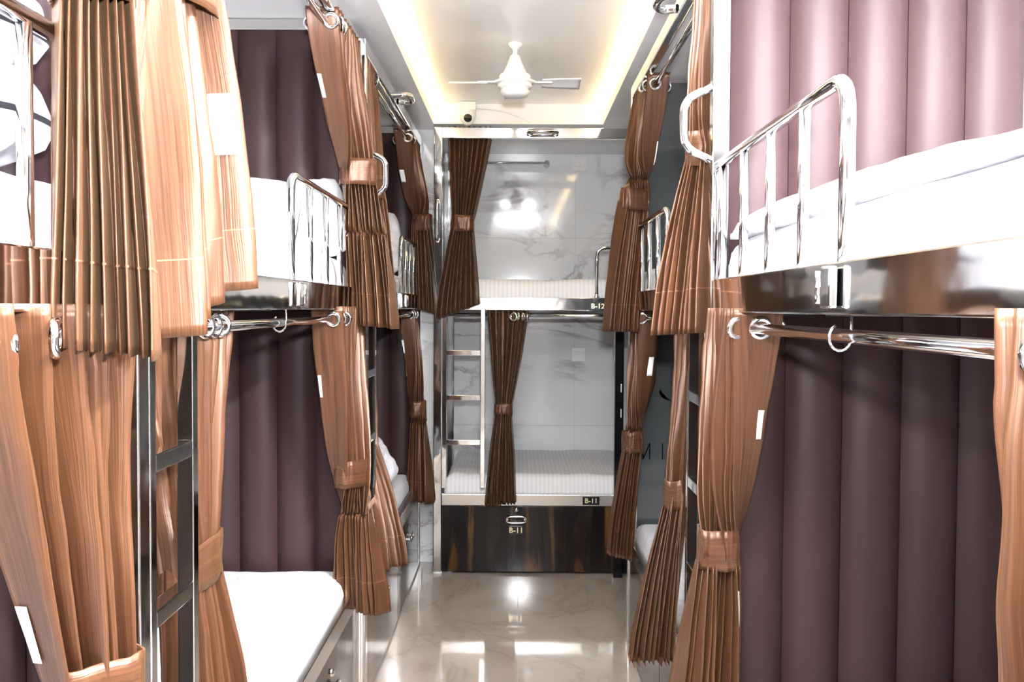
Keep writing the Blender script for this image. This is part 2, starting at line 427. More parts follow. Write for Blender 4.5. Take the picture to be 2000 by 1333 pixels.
def side_bunk(s, X, y0, y1, Xw, label, seams, rail_from, glass=False, has_ladder=True, handle_y=None, rin=0.034, pulls=(), hook_y=None):
    """bunk along the aisle: s=-1 stands on the left of the aisle, +1 on the right; X = its front plane"""
    t = empty('bunk_bed', ((X + Xw) / 2, (y0 + y1) / 2, 0))
    pw = 0.038
    for q in (y0, y1 - pw):
        obj('post', MB().box(X, X + s * pw, q, q + pw, 0.0, Z_TOP1, 0.003), CHROME, t)
        obj('post', MB().box(Xw - s * pw, Xw, q, q + pw, 0.0, Z_TOP1, 0.003), CHROME, t)
    obj('top_beam', MB().box(X, X + s * 0.03, y0 + pw, y1 - pw, Z_TOP0, Z_TOP1, 0.003), CHROME, t)
    obj('upper_side_beam', MB().box(X + s * 0.001, X + s * 0.03, y0 + pw, y1 - pw, Z_UB0, Z_UB1, 0.003), CHROME, t)
    obj('lower_side_beam', MB().box(X + s * 0.001, X + s * 0.03, y0 + pw, y1 - pw, Z_LB0, Z_LB1, 0.003), STEEL, t)
    obj('berth_base', MB().box(X + s * 0.032, Xw, y0 + pw, y1 - pw, Z_UB0 + 0.005, Z_UB0 + 0.03), BASEM, t)
    obj('berth_base', MB().box(X + s * 0.032, Xw, y0 + pw, y1 - pw, Z_LB0 + 0.005, Z_LB0 + 0.03), BASEM, t)
    for z in (ROD_U, ROD_L):
        obj('curtain_rod', MB().tube([(X + s * rin, y0 + pw * 0.5, z), (X + s * rin, y1 - pw * 0.5, z)], 0.0105, 14), CHROME, t)
    ym = (y0 + y1) / 2
    for a, c, py in ((y0 + pw, ym - 0.002, y0 + 0.48), (ym + 0.002, y1 - pw, y1 - 0.5)):
        d = obj('storage_front', MB().box(X + s * 0.006, X + s * 0.024, a + 0.002, c - 0.002, 0.012, Z_LB0 - 0.003, 0.002), WOOD, t, 'dark gloss laminate storage front')
        drawer_pull(d, (X + s * 0.006, py, 0.275), 'y', s)
    if glass:
        g = obj('end_panel', MB().box(X + s * 0.04, Xw, y1 - 0.022, y1 - 0.010, 0.45, ZS - 0.035, 0.001), GLASS, t, 'dark grey glass end panel')
        return t
    headboard(t, s, X, y1 - 0.012, seams, 1.44, 2.325, True)
    headboard(t, s, X, y1 - 0.012, seams, 0.44, 1.385)
    if rail_from: guard_rail(t, s, X, rail_from, y1 - pw)
    if rail_from:
        m = MB().box(X - s * 0.002, X - s * 0.014, rail_from - 0.022, rail_from + 0.022, Z_UB0 + 0.008, Z_UB1 - 0.006, 0.004)
        m.tube([(X - s * 0.012, rail_from + 0.028, Z_UB0 + 0.015), (X - s * 0.012, rail_from + 0.028, Z_UB1 - 0.012)], 0.006, 10)
        obj('rail_bracket', m, CHROME, t, 'chrome bracket clamping the guard rail')
    return t

XL, XLC, XR1, XR2 = -0.535, -0.518, 0.435, 0.465
lseams = [-0.561 - 0.128 * k for k in range(7)]
rseams = [0.478, 0.611, 0.742, 0.876, 1.007, 1.139]
BA = side_bunk(-1, XL, -0.57, 1.366, XW0 + 0.01, '', lseams, 0.50)
BB = side_bunk(-1, XL, 1.370, 3.318, XW0 + 0.01, '', lseams, 2.36)
BC = side_bunk(-1, XLC, 3.322, 5.235, XW0 + 0.01, '', lseams, 4.45)
BR1 = side_bunk(1, XR1, 0.25, 2.232, XW1 - 0.01, '', rseams, 1.34)
BR2 = side_bunk(1, XR2, 2.236, 4.06, XW1 - 0.01, '', rseams, None, glass=True, rin=0.045)
guard_rail(BR2, 1, XR2, 3.12, 4.02)
tag(BA, 'chrome two-tier bunk with piled white pillows at the end of the three-bunk row', 'bunk bed')
tag(BB, 'chrome two-tier bunk in the middle of the row of three bunks', 'bunk bed')
tag(BC, 'chrome two-tier bunk of the three-bunk row standing against the marble pier', 'bunk bed')
tag(BR1, 'chrome two-tier bunk with a thick white quilt on its upper berth', 'bunk bed')
tag(BR2, 'chrome two-tier bunk with a dark grey glass end panel', 'bunk bed')
ladder(BB, XL, -1, 1.412, 1.625); ladder(BC, XLC, -1, 3.364, 3.577); ladder(BR2, XR2, 1, 2.42, 2.66)
d_handle(BB, XL, 3.30, 1.765, 1.93, -1, 0.088); d_handle(BR1, XR1, 2.21, 1.735, 1.90, 1)
top_handle(BC, XLC, 4.15, 2.285, -1); top_handle(BR2, XR2, 2.84, 2.285, 1); top_handle(BB, XL, 2.1, 2.285, -1)
rod_hook(BR1, XR1 + 0.03, ypx(1640, XR1 + 0.03), 1); rod_hook(BB, XL - 0.03, ypx(545, XL - 0.03), -1)
# white pilaster beside the padded panel, part of the wall
obj('pilaster', MB().box(1.145, XW1, 2.20, 2.25, 0, ZS), WHITE, bpy.data.objects['wall_right'])

# reflection of a sign, painted dark on the glass end panel: reversed lettering and swoosh
gp = [c for c in BR2.children if c.name.startswith('end_panel')][0]
gy = 4.06 - 0.0225
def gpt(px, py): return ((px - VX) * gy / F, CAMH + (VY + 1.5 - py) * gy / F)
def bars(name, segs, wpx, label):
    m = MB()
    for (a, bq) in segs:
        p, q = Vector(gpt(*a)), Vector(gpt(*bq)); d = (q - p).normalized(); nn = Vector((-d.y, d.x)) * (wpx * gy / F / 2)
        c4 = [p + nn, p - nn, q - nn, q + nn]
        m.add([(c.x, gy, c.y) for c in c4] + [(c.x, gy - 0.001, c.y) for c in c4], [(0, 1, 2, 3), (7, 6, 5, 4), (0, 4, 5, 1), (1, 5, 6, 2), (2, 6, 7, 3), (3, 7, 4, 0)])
    obj(name, m, SIGN_REFLECTION, gp, label)
bars('letter', [((1258, 867), (1258, 899)), ((1258, 899), (1271, 867)), ((1271, 867), (1271, 899))], 2.2, 'reflected reversed letter N painted dark on the glass')
bars('letter', [((1296, 867), (1296, 899))], 2.2, 'reflected letter I painted dark on the glass')
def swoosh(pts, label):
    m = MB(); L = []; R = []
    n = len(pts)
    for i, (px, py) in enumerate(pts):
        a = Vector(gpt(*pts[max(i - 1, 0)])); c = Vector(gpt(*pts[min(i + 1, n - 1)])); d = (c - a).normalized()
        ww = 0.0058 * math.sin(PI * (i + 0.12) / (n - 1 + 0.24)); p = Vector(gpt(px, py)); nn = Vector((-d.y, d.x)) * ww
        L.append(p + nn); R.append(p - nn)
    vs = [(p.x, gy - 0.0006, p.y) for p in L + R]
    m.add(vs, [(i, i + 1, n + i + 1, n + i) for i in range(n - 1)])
    obj('leaf_mark', m, SIGN_REFLECTION, gp, label)
swoosh([(1290, 760), (1292, 767), (1297, 774), (1304, 780), (1312, 783)], 'reflected curved leaf mark painted dark on the glass')
swoosh([(1288, 763), (1292, 771), (1298, 777), (1305, 782)], 'reflected curved leaf mark painted dark on the glass')

# ------------------------------------------------------------------ back bunk (B-11 / B-12), across the end of the aisle
YK = 5.07
BX0, BX1 = -0.435, XW1 - 0.01
bk = empty('bunk_bed', ((BX0 + BX1) / 2, YK + 0.5, 0))
tag(bk, 'chrome two-tier bunk with B-11 and B-12 plates across the end of the aisle', 'bunk bed')
for x in (BX0, BX1 - 0.042):
    for y in (YK - 0.012, YB - 0.05):
        obj('post', MB().box(x, x + 0.042, y, y + 0.042, 0.012, Z_TOP1 + 0.02, 0.003), CHROME, bk)
        obj('foot', MB().lathe([(0.0, 0.0), (0.024, 0.0), (0.026, 0.006), (0.022, 0.014), (0, 0.014)], (x + 0.021, y + 0.021, 0.0), 'z', 16), PLASTIC, bk, 'white plastic foot')
obj('top_beam', MB().box(BX0 + 0.042, BX1 - 0.042, YK - 0.01, YK + 0.028, Z_TOP1 - 0.035, Z_TOP1 + 0.02, 0.003), CHROME, bk)
obj('upper_side_beam', MB().box(BX0 + 0.042, BX1 - 0.042, YK, YK + 0.03, 1.388, 1.456, 0.004), CHROME, bk)
obj('lower_side_beam', MB().box(BX0 + 0.042, BX1 - 0.042, YK, YK + 0.03, 0.362, 0.422, 0.003), STEEL, bk)
for z in (1.40, 0.38):
    obj('berth_base', MB().box(BX0 + 0.05, BX1, YK + 0.032, YB - 0.01, z, z + 0.025), BASEM, bk)
obj('curtain_rod', MB().tube([(BX0 + 0.02, YK + 0.055, 2.30), (BX1 - 0.02, YK + 0.055, 2.30)], 0.0105, 14), CHROME, bk)
obj('curtain_rod', MB().tube([(BX0 + 0.02, YK + 0.035, 1.362), (BX1 - 0.02, YK + 0.035, 1.362)], 0.0105, 14), CHROME, bk)
ladder(bk, YK - 0.008, 1, BX0 + 0.044, BX0 + 0.044 + 0.225, axis='x')
sp = obj('support_post', MB().box(0.506, 0.552, YK - 0.06, YK - 0.006, 0.0, 1.386, 0.003), DARKSTEEL, bk, 'black square support post')
for z in (0.99, 0.86):
    obj('hinge', MB().box(0.535, 0.5405, YK - 0.066, YK - 0.06, z - 0.022, z + 0.022, 0.001), PLASTIC, sp)
zt = 1.715
gx = (1165 - VX) * YK / F
gk = obj('guard_rail', MB().tube(fillet([(gx, YK + 0.015, 1.452), (gx, YK + 0.015, zt), (BX1 - 0.02, YK + 0.015, zt)], 0.05), 0.0105, 14), CHROME, bk, 'curved chrome guard rail')
for k in range(1, 4):
    x = gx + (BX1 - gx) * k / 4; obj('rail_bar', MB().tube([(x, YK + 0.015, 1.45), (x, YK + 0.015, zt)], 0.0085, 12), CHROME, gk)
obj('rail_socket', MB().lathe([(0.019, 0), (0.019, 0.004), (0.013, 0.012), (0.012, 0.022)], (gx, YK + 0.015, 1.455), 'z', 18), CHROME, bk)
hx = BX0 + 0.02
obj('grab_handle', MB().tube(fillet([(hx, YK - 0.012, 1.955), (hx, YK - 0.055, 1.945), (hx, YK - 0.055, 1.755), (hx, YK - 0.012, 1.745)], 0.025), 0.0085, 12), CHROME, bk, 'upright chrome grab handle on the post')
top_handle(bk, (1058 - VX) * 5.0 / F, YK - 0.008, 2.305, 1, axis='x')
sf = obj('storage_front', MB().box(BX0 + 0.044, BX1 - 0.044, YK + 0.004, YK + 0.022, 0.012, 0.359, 0.002), WOOD, bk, 'dark gloss wood-grain storage front')
hcx = 0.0
drawer_pull(sf, (hcx, YK + 0.004, 0.29), 'x', 1)

def plate(parent, cx, y, cz, w_, h_, text, label):
    p = MB().box(cx - w_ / 2, cx + w_ / 2, y - 0.004, y, cz - h_ / 2, cz + h_ / 2, 0.0018)
    pl = obj('number_plate', p, BLACKPLATE, parent, label)
    cu = bpy.data.curves.new('lettering', 'FONT'); cu.body = text; cu.size = h_ * 0.80; cu.align_x = 'CENTER'; cu.align_y = 'CENTER'; cu.extrude = 0.0006; cu.offset = 0.0008
    cu.space_character = 1.06
    tmp = bpy.data.objects.new('lettering_tmp', cu); C.objects.link(tmp)
    bpy.context.view_layer.update()
    me = bpy.data.meshes.new_from_object(tmp.evaluated_get(bpy.context.evaluated_depsgraph_get()))
    bpy.data.objects.remove(tmp); bpy.data.curves.remove(cu)
    me.materials.clear(); me.materials.append(GOLD)
    me.transform(Matrix.Rotation(PI / 2, 4, 'X'))
    o = bpy.data.objects.new('lettering', me); C.objects.link(o); o.parent = parent if False else pl
    o.location = Vector((cx, y - 0.0045, cz)) - OFF[pl]
    o['label'] = 'pale gold characters ' + text
plate(bk, (1157 - VX) * YK / F, YK - 0.0005, 0.391, 0.088, 0.043, 'B-11', 'black plate reading B-11 on the lower beam')
plate(bk, (1167 - VX) * YK / F, YK - 0.0005, 1.411, 0.092, 0.045, 'B-12', 'black plate reading B-12 on the upper beam')
plate(sf, hcx, YK + 0.0035, 0.232, 0.070, 0.048, 'B-11', 'black plate reading B-11 on the storage front')

# ------------------------------------------------------------------ mattresses, pillows, quilt
def mattress(x0, x1, y0, y1, z0, z1, m, label, group, seed, name='mattress', sag=0.012):
    cx, cy = (x0 + x1) / 2, (y0 + y1) / 2; hx_, hy_ = (x1 - x0) / 2, (y1 - y0) / 2; r = min(0.05, (z1 - z0) * 0.48)
    mb = MB(); nx, ny = 40, 72
    def prof(u):                      # -1..1 -> (inset factor, height factor)
        return u
    def top(u, v):
        x = x0 + u * (x1 - x0); y = y0 + v * (y1 - y0)
        dx = min(x - x0, x1 - x); dy = min(y - y0, y1 - y); d = min(dx, dy)
        e = 1.0 if d >= r else math.sqrt(max(0.0, 1 - (1 - d / r) ** 2))
        nz = noise.noise(Vector((x * 5 + seed, y * 3.2, seed))) * 0.008 + noise.noise(Vector((x * 13 + y * 5, y * 4 - x * 6, seed + 3))) * 0.005
        return (x, y, z1 - r * (1 - e) + nz * min(1, d / 0.04) - sag * (1 - e))
    def warp(t, lo, hi):              # denser rows near the edges
        return (1 - math.cos(PI * t)) / 2 * 0.75 + t * 0.25
    vs = [top(warp(i / nx, 0, 0), warp(j / ny, 0, 0)) for i in range(nx + 1) for j in range(ny + 1)]
    k = ny + 1
    fs = [(i * k + j, (i + 1) * k + j, (i + 1) * k + j + 1, i * k + j + 1) for i in range(nx) for j in range(ny)]
    edge = [i * k for i in range(nx + 1)] + [nx * k + j for j in range(1, ny + 1)] + [i * k + ny for i in range(nx - 1, -1, -1)] + [j for j in range(ny - 1, 0, -1)]
    o = len(vs); n = len(edge)
    for e in edge:
        p = vs[e]; vs.append((p[0], p[1], (p[2] + z0) / 2))
    for e in edge:
        p = vs[e]; vs.append((p[0], p[1], z0))
    for q in range(n):
        a, bq = edge[q], edge[(q + 1) % n]; c1, c2 = o + q, o + (q + 1) % n; d1, d2 = o + n + q, o + n + (q + 1) % n
        fs.append((a, bq, c2, c1)); fs.append((c1, c2, d2, d1))
    fs.append(tuple(o + n + q for q in range(n)))
    mb.add(vs, fs, True)
    return tag(obj(name, mb, m), label, 'mattress', group)
ZU, ZL = 1.56, 0.515
G = 'white mattresses on the bunks'
mattress(XW0 + 0.02, XL - 0.032, -0.52, 1.31, 1.425, ZU, SHEET, 'white sheeted mattress under piled pillows on the end upper berth of the three-bunk row', G, 1)
mattress(XW0 + 0.02, XL - 0.032, 1.42, 3.25, 1.425, ZU, SHEET, 'white sheeted mattress on the middle upper berth of the three-bunk row', G, 2)
mattress(XW0 + 0.02, XL - 0.032, 3.37, 5.17, 1.425, ZU, SHEET, 'white sheeted mattress on the upper berth beside the marble pier', G, 3)
mattress(XW0 + 0.02, XL - 0.03, 1.42, 3.25, 0.424, ZL, SHEET, 'white sheeted mattress on the middle lower berth of the three-bunk row', G, 4)
mattress(XW0 + 0.02, XL - 0.03, 3.37, 5.17, 0.424, ZL, SHEET, 'white sheeted lower mattress with a crumpled pillow beside the marble pier', G, 5)
mattress(XW0 + 0.02, XL - 0.03, -0.52, 1.31, 0.424, ZL, SHEET, 'white sheeted mattress on the end lower berth of the three-bunk row', G, 6)
mattress(XR1 + 0.032, 1.135, 0.31, 2.16, 1.425, ZU, SHEET, 'white sheeted mattress under the rumpled quilt', G, 7)
mattress(XR1 + 0.032, XW1 - 0.06, 0.31, 2.16, 0.424, ZL, SHEET, 'white sheeted lower mattress under the berth with the quilt', G, 8)
mattress(XR2 + 0.032, XW1 - 0.02, 2.29, 4.02, 1.425, ZU, SHEET, 'white sheeted upper mattress before the dark grey glass panel', G, 9)
mattress(XR2 + 0.03, XW1 - 0.02, 2.29, 4.02, 0.424, ZL, SHEET, 'white sheeted lower mattress before the dark grey glass panel', G, 10)
mattress(BX0 + 0.055, BX1 - 0.05, YK + 0.035, YB - 0.06, 1.427, 1.553, STRIPE, 'white striped mattress above the plate B-12', G, 11)
mattress(BX0 + 0.055, BX1 - 0.05, YK + 0.035, YB - 0.06, 0.407, 0.52, STRIPE, 'white striped mattress above the plate B-11', G, 12)

def pillow(loc, rot, sx, sy, sz, label, seed, m=None, group='white pillows on the bunks'):
    mb = MB(); n = 30
    def side(sg):
        def fn(u, v):
            a, bq = 2 * u - 1, 2 * v - 1
            pin = 1 - 0.07 * (1 - abs(a)) * abs(bq) ** 3 if False else 1
            k = max(0.0, (1 - abs(a) ** 3.2)) ** 0.4 * max(0.0, (1 - abs(bq) ** 3.2)) ** 0.4
            x = a * sx / 2 * (1 - 0.13 * bq ** 4); y = bq * sy / 2 * (1 - 0.13 * a ** 4)
            wr = noise.noise(Vector((a * 3 + seed, bq * 3, seed * 2.0))) * 0.02 + noise.noise(Vector((a * 7, bq * 5 + seed, 4.0))) * 0.008
            return (x, y, sg * (0.004 + (sz / 2) * k) + wr * min(1, k * 1.5) + 0.008 * math.sin(5 * a + seed) * (1 - k) * abs(bq))
        return fn
    mb.grid(side(1), n, n); mb.grid(side(-1), n, n)
    me = mb.mesh('pillow'); me.materials.append(m or SHEET)
    o = bpy.data.objects.new('pillow', me); C.objects.link(o); o.location = loc; o.rotation_euler = rot
    bm = bmesh.new(); bm.from_mesh(me); bmesh.ops.remove_doubles(bm, verts=bm.verts[:], dist=0.0005); bm.to_mesh(me); bm.free()
    me.polygons.foreach_set('use_smooth', [True] * len(me.polygons))
    return tag(o, label, 'pillow', group)
R = math.radians
pillow((-0.93, 3.13, 1.675), (R(62), 0, R(-4)), 0.46, 0.30, 0.14, 'plump white pillow leaning on the padded panel of the middle upper berth', 1.0)
pillow((-0.68, 3.20, 1.685), (R(78), R(-12), R(6)), 0.24, 0.27, 0.09, 'small white pillow behind the guard rail bars of the middle upper berth', 2.0)
pillow((-0.77, 5.03, 1.72), (R(70), R(-6), R(4)), 0.34, 0.36, 0.12, 'white pillow standing upright on the upper berth beside the marble pier', 3.0)
pillow((-0.74, 4.62, 0.635), (R(60), R(-18), R(50)), 0.34, 0.27, 0.12, 'crumpled white pillow on the lower berth beside the marble pier', 4.0)
pillow((-0.81, 1.125, 1.765), (R(4), R(9), R(3)), 0.46, 0.34, 0.14, 'large white pillow on top of the pile on the end upper berth', 5.0)
pillow((-0.82, 1.13, 1.632), (R(2), R(1), R(-2)), 0.48, 0.34, 0.13, 'white pillow lying under another on the end upper berth', 6.0)
# thick rumpled quilt on the right-hand upper berth
def quilt():
    x0, x1, y0, y1 = XR1 + 0.036, 1.13, 0.85, 2.165
    mb = MB(); nx, ny = 60, 60
    def h(x, y):
        u = (x - x0) / (x1 - x0); v = (y - y0) / (y1 - y0)
        ramp_ = 0.035 + 0.19 * max(0.0, u - 0.02) ** 0.9
        ramp_ = ramp_ * (0.55 + 0.45 * min(1, v * 1.6))
        wr = 0.008 * noise.noise(Vector((x * 14, y * 3, 2))) + 0.02 * noise.noise(Vector((x * 5 + y * 2, y * 4, 7))) + 0.007 * noise.noise(Vector((x * 30, y * 6, 3)))
        e = min(1.0, min(x - x0, x1 - x, (y - y0), (y1 - y)) / 0.045); e = math.sqrt(max(0.0, 1 - (1 - e) ** 2))
        return ZU - 0.004 + (ramp_ + wr) * (0.25 + 0.75 * e)
    vs = []; k = ny + 1
    for i in range(nx + 1):
        for j in range(ny + 1):
            x = x0 + (x1 - x0) * i / nx; y = y0 + (y1 - y0) * j / ny; vs.append((x, y, h(x, y)))
    fs = [(i * k + j, (i + 1) * k + j, (i + 1) * k + j + 1, i * k + j + 1) for i in range(nx) for j in range(ny)]
    edge = [i * k for i in range(nx + 1)] + [nx * k + j for j in range(1, ny + 1)] + [i * k + ny for i in range(nx - 1, -1, -1)] + [j for j in range(ny - 1, 0, -1)]
    o = len(vs); n = len(edge)
    for e in edge: vs.append((vs[e][0], vs[e][1], ZU - 0.006))
    for q in range(n): fs.append((edge[q], edge[(q + 1) % n], o + (q + 1) % n, o + q))
    fs.append(tuple(o + q for q in range(n)))
    mb.add(vs, fs, True)
    tag(obj('quilt', mb, SHEET), 'thick rumpled white quilt heaped on the upper berth behind the long guard rail', 'quilt')
quilt()

# ------------------------------------------------------------------ curtains
def curtain(label, top, tie, bot, n, seed, aisle, tags=(), eyelets=5, ey0=0, tie_h=0.085, tilt=0.0, tie_on=True, group='copper satin berth curtains', pw_up=1.15, nrows=None, skirt=0.012):
    """top/tie/bot = (z_a, z_b, (xa, ya), (xb, yb), amplitude); a = free edge, b = edge at the post; aisle = outward direction"""
    lv = [top, tie, bot]
    av = Vector((aisle[0], aisle[1], 0)).normalized()
    rr = random.Random(seed)
    fold = [0.45 + 0.8 * rr.random() for _ in range(2 * n + 2)]
    jit = [rr.uniform(-0.42, 0.42) / n for _ in range(n + 1)]
    width = 1.15
    def phase(s_):
        k = s_ * n; i = min(int(k), n - 1); f = k - i
        return s_ + (jit[i] * (1 - f) + jit[i + 1] * f) * min(1, s_ * n, (1 - s_) * n)
    def S(s_, q):
        """q 0..1 top->tie, 1..2 tie->bottom"""
        if q <= 1:
            u = q ** pw_up; A, B = lv[0], lv[1]
        else:
            u = 1 - (1 - (q - 1)) ** 1.35; A, B = lv[1], lv[2]
        pa = Vector(A[2]).lerp(Vector(B[2]), u); pb = Vector(A[3]).lerp(Vector(B[3]), u)
        amp = A[4] + (B[4] - A[4]) * u
        qq = q if q <= 1 else q - 1
        zA = A[0] + (A[1] - A[0]) * s_; zB = B[0] + (B[1] - B[0]) * s_
        z = zA + (zB - zA) * qq
        d = (pb - pa)
        pr = Vector((-d.y, d.x)).normalized() if d.length > 1e-6 else Vector((av.x, av.y))
        if pr.dot(Vector((av.x, av.y))) < 0: pr = -pr
        ph = phase(s_)
        th = 2 * PI * n * ph - PI / 2 + 0.38 * noise.noise(Vector((s_ * 3, z * 1.2, seed)))  * min(1, q * 2)
        k = int(max(0, th / PI + 1)); fa = fold[min(k, 2 * n + 1)]; bl_ = min(1.0, max(0.0, q / 0.6)); fa = 1 + (fa - 1) * bl_ * bl_ * (3 - 2 * bl_)
        w_ = math.sin(th); w_ = math.copysign(abs(w_) ** 0.8, w_) + 0.18 * math.sin(2 * th + seed) * min(1, q * 2)
        p = pa.lerp(pb, s_) + pr * (amp * (fa * w_ + 0.3 * min(1, q) * math.sin(2 * PI * 1.7 * s_ + seed)))
        wr = 0.008 * noise.noise(Vector((s_ * 4 + seed, z * 3, 1.0))) + 0.003 * noise.noise(Vector((s_ * 16, z * 13 + s_ * 9, seed)))
        p = p + pr * wr * (1 if q > 0.15 else 0.3) + d.normalized() * (0.003 * noise.noise(Vector((s_ * 8, z * 4, seed + 5.0))))
        return Vector((p.x, p.y, z))
    ht = [abs((lv[i][0] + lv[i][1]) - (lv[i + 1][0] + lv[i + 1][1])) / 2 for i in (0, 1)]
    cx = sum(l[2][0] + l[3][0] for l in lv) / 6; cy = sum(l[2][1] + l[3][1] for l in lv) / 6
    root = empty('curtain', (cx, cy, min(bot[0], bot[1])))
    tag(root, label, 'curtain', group)
    nu = n * 16; nq = 64
    mb = MB(); mb.grid(lambda u, v: S(u, 2 * v), nu, nq)
    d = obj('drape', mb, SATIN, root)
    me = d.data; uv = me.uv_layers.new(name='uv')
    k = nq + 1
    data = []
    for lp in me.loops:
        i, j = divmod(lp.vertex_index, k); data += [i / nu * width + seed * 1.7, me.vertices[lp.vertex_index].co.z]
    uv.data.foreach_set('uv', data)
    sd = d.modifiers.new('cloth', 'SOLIDIFY'); sd.thickness = 0.0016; sd.offset = 0
    def nrm(s_, q):
        e = 0.004
        a = S(min(1, s_ + e), q) - S(max(0, s_ - e), q); c = S(s_, min(2, q + e)) - S(s_, max(0, q - e))
        nn = a.cross(c).normalized()
        if nn.dot(Vector((0, 0, 1.4)) - S(s_, q)) < 0: nn = -nn        # the face turned to the aisle entrance
        return nn
    # stitched hem line above the bottom edge
    qh = 2 - 0.105 / max(0.2, ht[1]); dq = 0.0022 / max(0.2, ht[1])
    hb = MB(); hb.grid(lambda u, v: S(u, qh + dq * v) + nrm(u, qh) * 0.0012, nu, 1)
    obj('hem_stitching', hb, THREAD, root)
    # eyelets along the rod
    for kx in range(ey0, ey0 + eyelets):
        s_ = (kx + 0.5) / (2 * n)
        zc = 0.038; q = zc / max(0.1, ht[0])
        nn = nrm(s_, q); p = S(s_, q) + nn * 0.005
        rot = nn.to_track_quat('Z', 'Y').to_matrix()
        em = MB(); prof = [(0.0135, 0.0), (0.0145, 0.004), (0.018, 0.0055), (0.022, 0.0045), (0.0245, 0.0), (0.022, -0.0045), (0.018, -0.0055), (0.0145, -0.004), (0.0135, 0.0)]
        em.lathe(prof, n=28); em.v = [tuple(p + rot @ Vector(v)) for v in em.v]
        obj('eyelet', em, CHROME, root, 'chrome eyelet ring')
    # tie-back band
    if tie_on:
        A = tie; pa, pb = Vector(A[2]), Vector(A[3]); c = (pa + pb) / 2; dd = pb - pa; L = dd.length / 2 + 0.004; dd.normalize()
        pr = Vector((-dd.y, dd.x)); W = A[4] * 1.12 + 0.006
        zt_ = (A[0] + A[1]) / 2
        def band(u, v):
            a = 2 * PI * u; ca, sa = math.cos(a), math.sin(a)
            ca = math.copysign(abs(ca) ** 0.7, ca); sa = math.copysign(abs(sa) ** 0.7, sa)
            bul = 0.0045 * noise.noise(Vector((ca * 4 + seed, sa * 4, v * 1.5))) - 0.002 * v
            p = c + dd * (ca * (L + bul)) + pr * (sa * (W + bul))
            z = zt_ + (v - 0.5) * tie_h + tilt * ca + 0.006 * noise.noise(Vector((u * 9, v, seed)))
            return (p.x, p.y, z)
        bb = MB(); bb.grid(band, 80, 5)
        t = obj('tie_band', bb, SATIN, root, 'copper satin tie-back band')
        me = t.data; uv = me.uv_layers.new(name='uv'); data = []
        for lp in me.loops:
            i, j = divmod(lp.vertex_index, 6); data += [j * 0.017 + seed, i / 80 * 0.5]
        uv.data.foreach_set('uv', data)
        sd = t.modifiers.new('cloth', 'SOLIDIFY'); sd.thickness = 0.003; sd.offset = 0
    for (s0, s1, q0, q1) in tags:
        tm_ = MB(); tm_.grid(lambda u, v: S(s0 + (s1 - s0) * u, q0 + (q1 - q0) * v) + nrm(s0 + (s1 - s0) * u, q0 + (q1 - q0) * v) * 0.004, 4, 6)
        o = obj('fabric_tag', tm_, TAGM, root, 'blank white tag sewn to the edge')
        sd = o.modifiers.new('tag', 'SOLIDIFY'); sd.thickness = 0.001; sd.offset = 0
    return root

def Lp(px, X): return (X, ypx(px, X))
AL, AR, AK = (1, 0), (-1, 0), (0, -1)
RU, RLW = 2.278, 1.402
rl, rr1, rr2 = XL - 0.034, XR1 + 0.034, XR2 + 0.045
# upper curtains, row of three bunks
curtain('copper satin curtain tied back beside the pillow pile on the end upper berth', (RU, RU, (rl, 0.92), (rl, 1.29), 0.045), (1.79, 1.80, (-0.535, 1.13), (-0.465, 1.17), 0.034),
        (1.355, 1.335, (-0.555, 1.145), (-0.435, 1.185), 0.044), 9, 11, AL, tags=((0.0, 0.025, 0.50, 0.66),))
curtain('copper satin curtain with a large white tag hanging over the middle upper berth', (RU, RU, (rl, 1.80), (rl, 1.42), 0.045), (1.905, 1.885, (-0.505, 1.570), (-0.545, 1.405), 0.036),
        (1.44, 1.35, (-0.470, 1.64), (-0.505, 1.37), 0.040), 4, 12, AL, tags=((0.128, 0.175, 1.34, 1.54),))
curtain('copper satin curtain tied beside the guard rail at the head of the middle upper berth', (RU, RU, (rl - 0.005, 2.86), (rl, 3.25), 0.048), (1.835, 1.835, (-0.565, 3.13), (-0.468, 3.18), 0.028),
        (1.345, 1.33, (-0.545, 3.19), (-0.385, 3.14), 0.036), 10, 13, AL, pw_up=1.4, tags=((0.004, 0.013, 0.40, 0.54), (0.004, 0.013, 1.28, 1.42)))
curtain('copper satin curtain tied behind the D-shaped grab handle, over the ladder by the marble pier', (RU, RU, (rl, 3.70), (rl, 3.42), 0.040), (1.83, 1.83, (-0.50, 3.53), (-0.545, 3.46), 0.026),
        (1.345, 1.335, (-0.425, 3.50), (-0.53, 3.49), 0.032), 7, 14, AL)
curtain('copper satin curtain tied back at the head of the upper berth beside the marble pier', (RU, RU, (rl, 4.80), (rl, 5.18), 0.045), (1.84, 1.84, (-0.540, 5.09), (-0.45, 5.06), 0.026),
        (1.40, 1.36, (-0.555, 5.08), (-0.41, 5.08), 0.034), 9, 15, AL, tags=((0.004, 0.014, 0.42, 0.55),))
# upper curtain of the back bunk
def K(px, y): return ((px - VX) * y / F, y)
curtain('dark copper satin curtain bunched on the upper berth of the bunk across the aisle end', (2.345, 2.345, K(962, 5.125), K(872, 5.125), 0.024), (1.835, 1.835, K(923, 5.05), K(882, 5.05), 0.034),
        (1.42, 1.33, K(936, 4.985), K(848, 4.985), 0.040), 9, 16, AK)
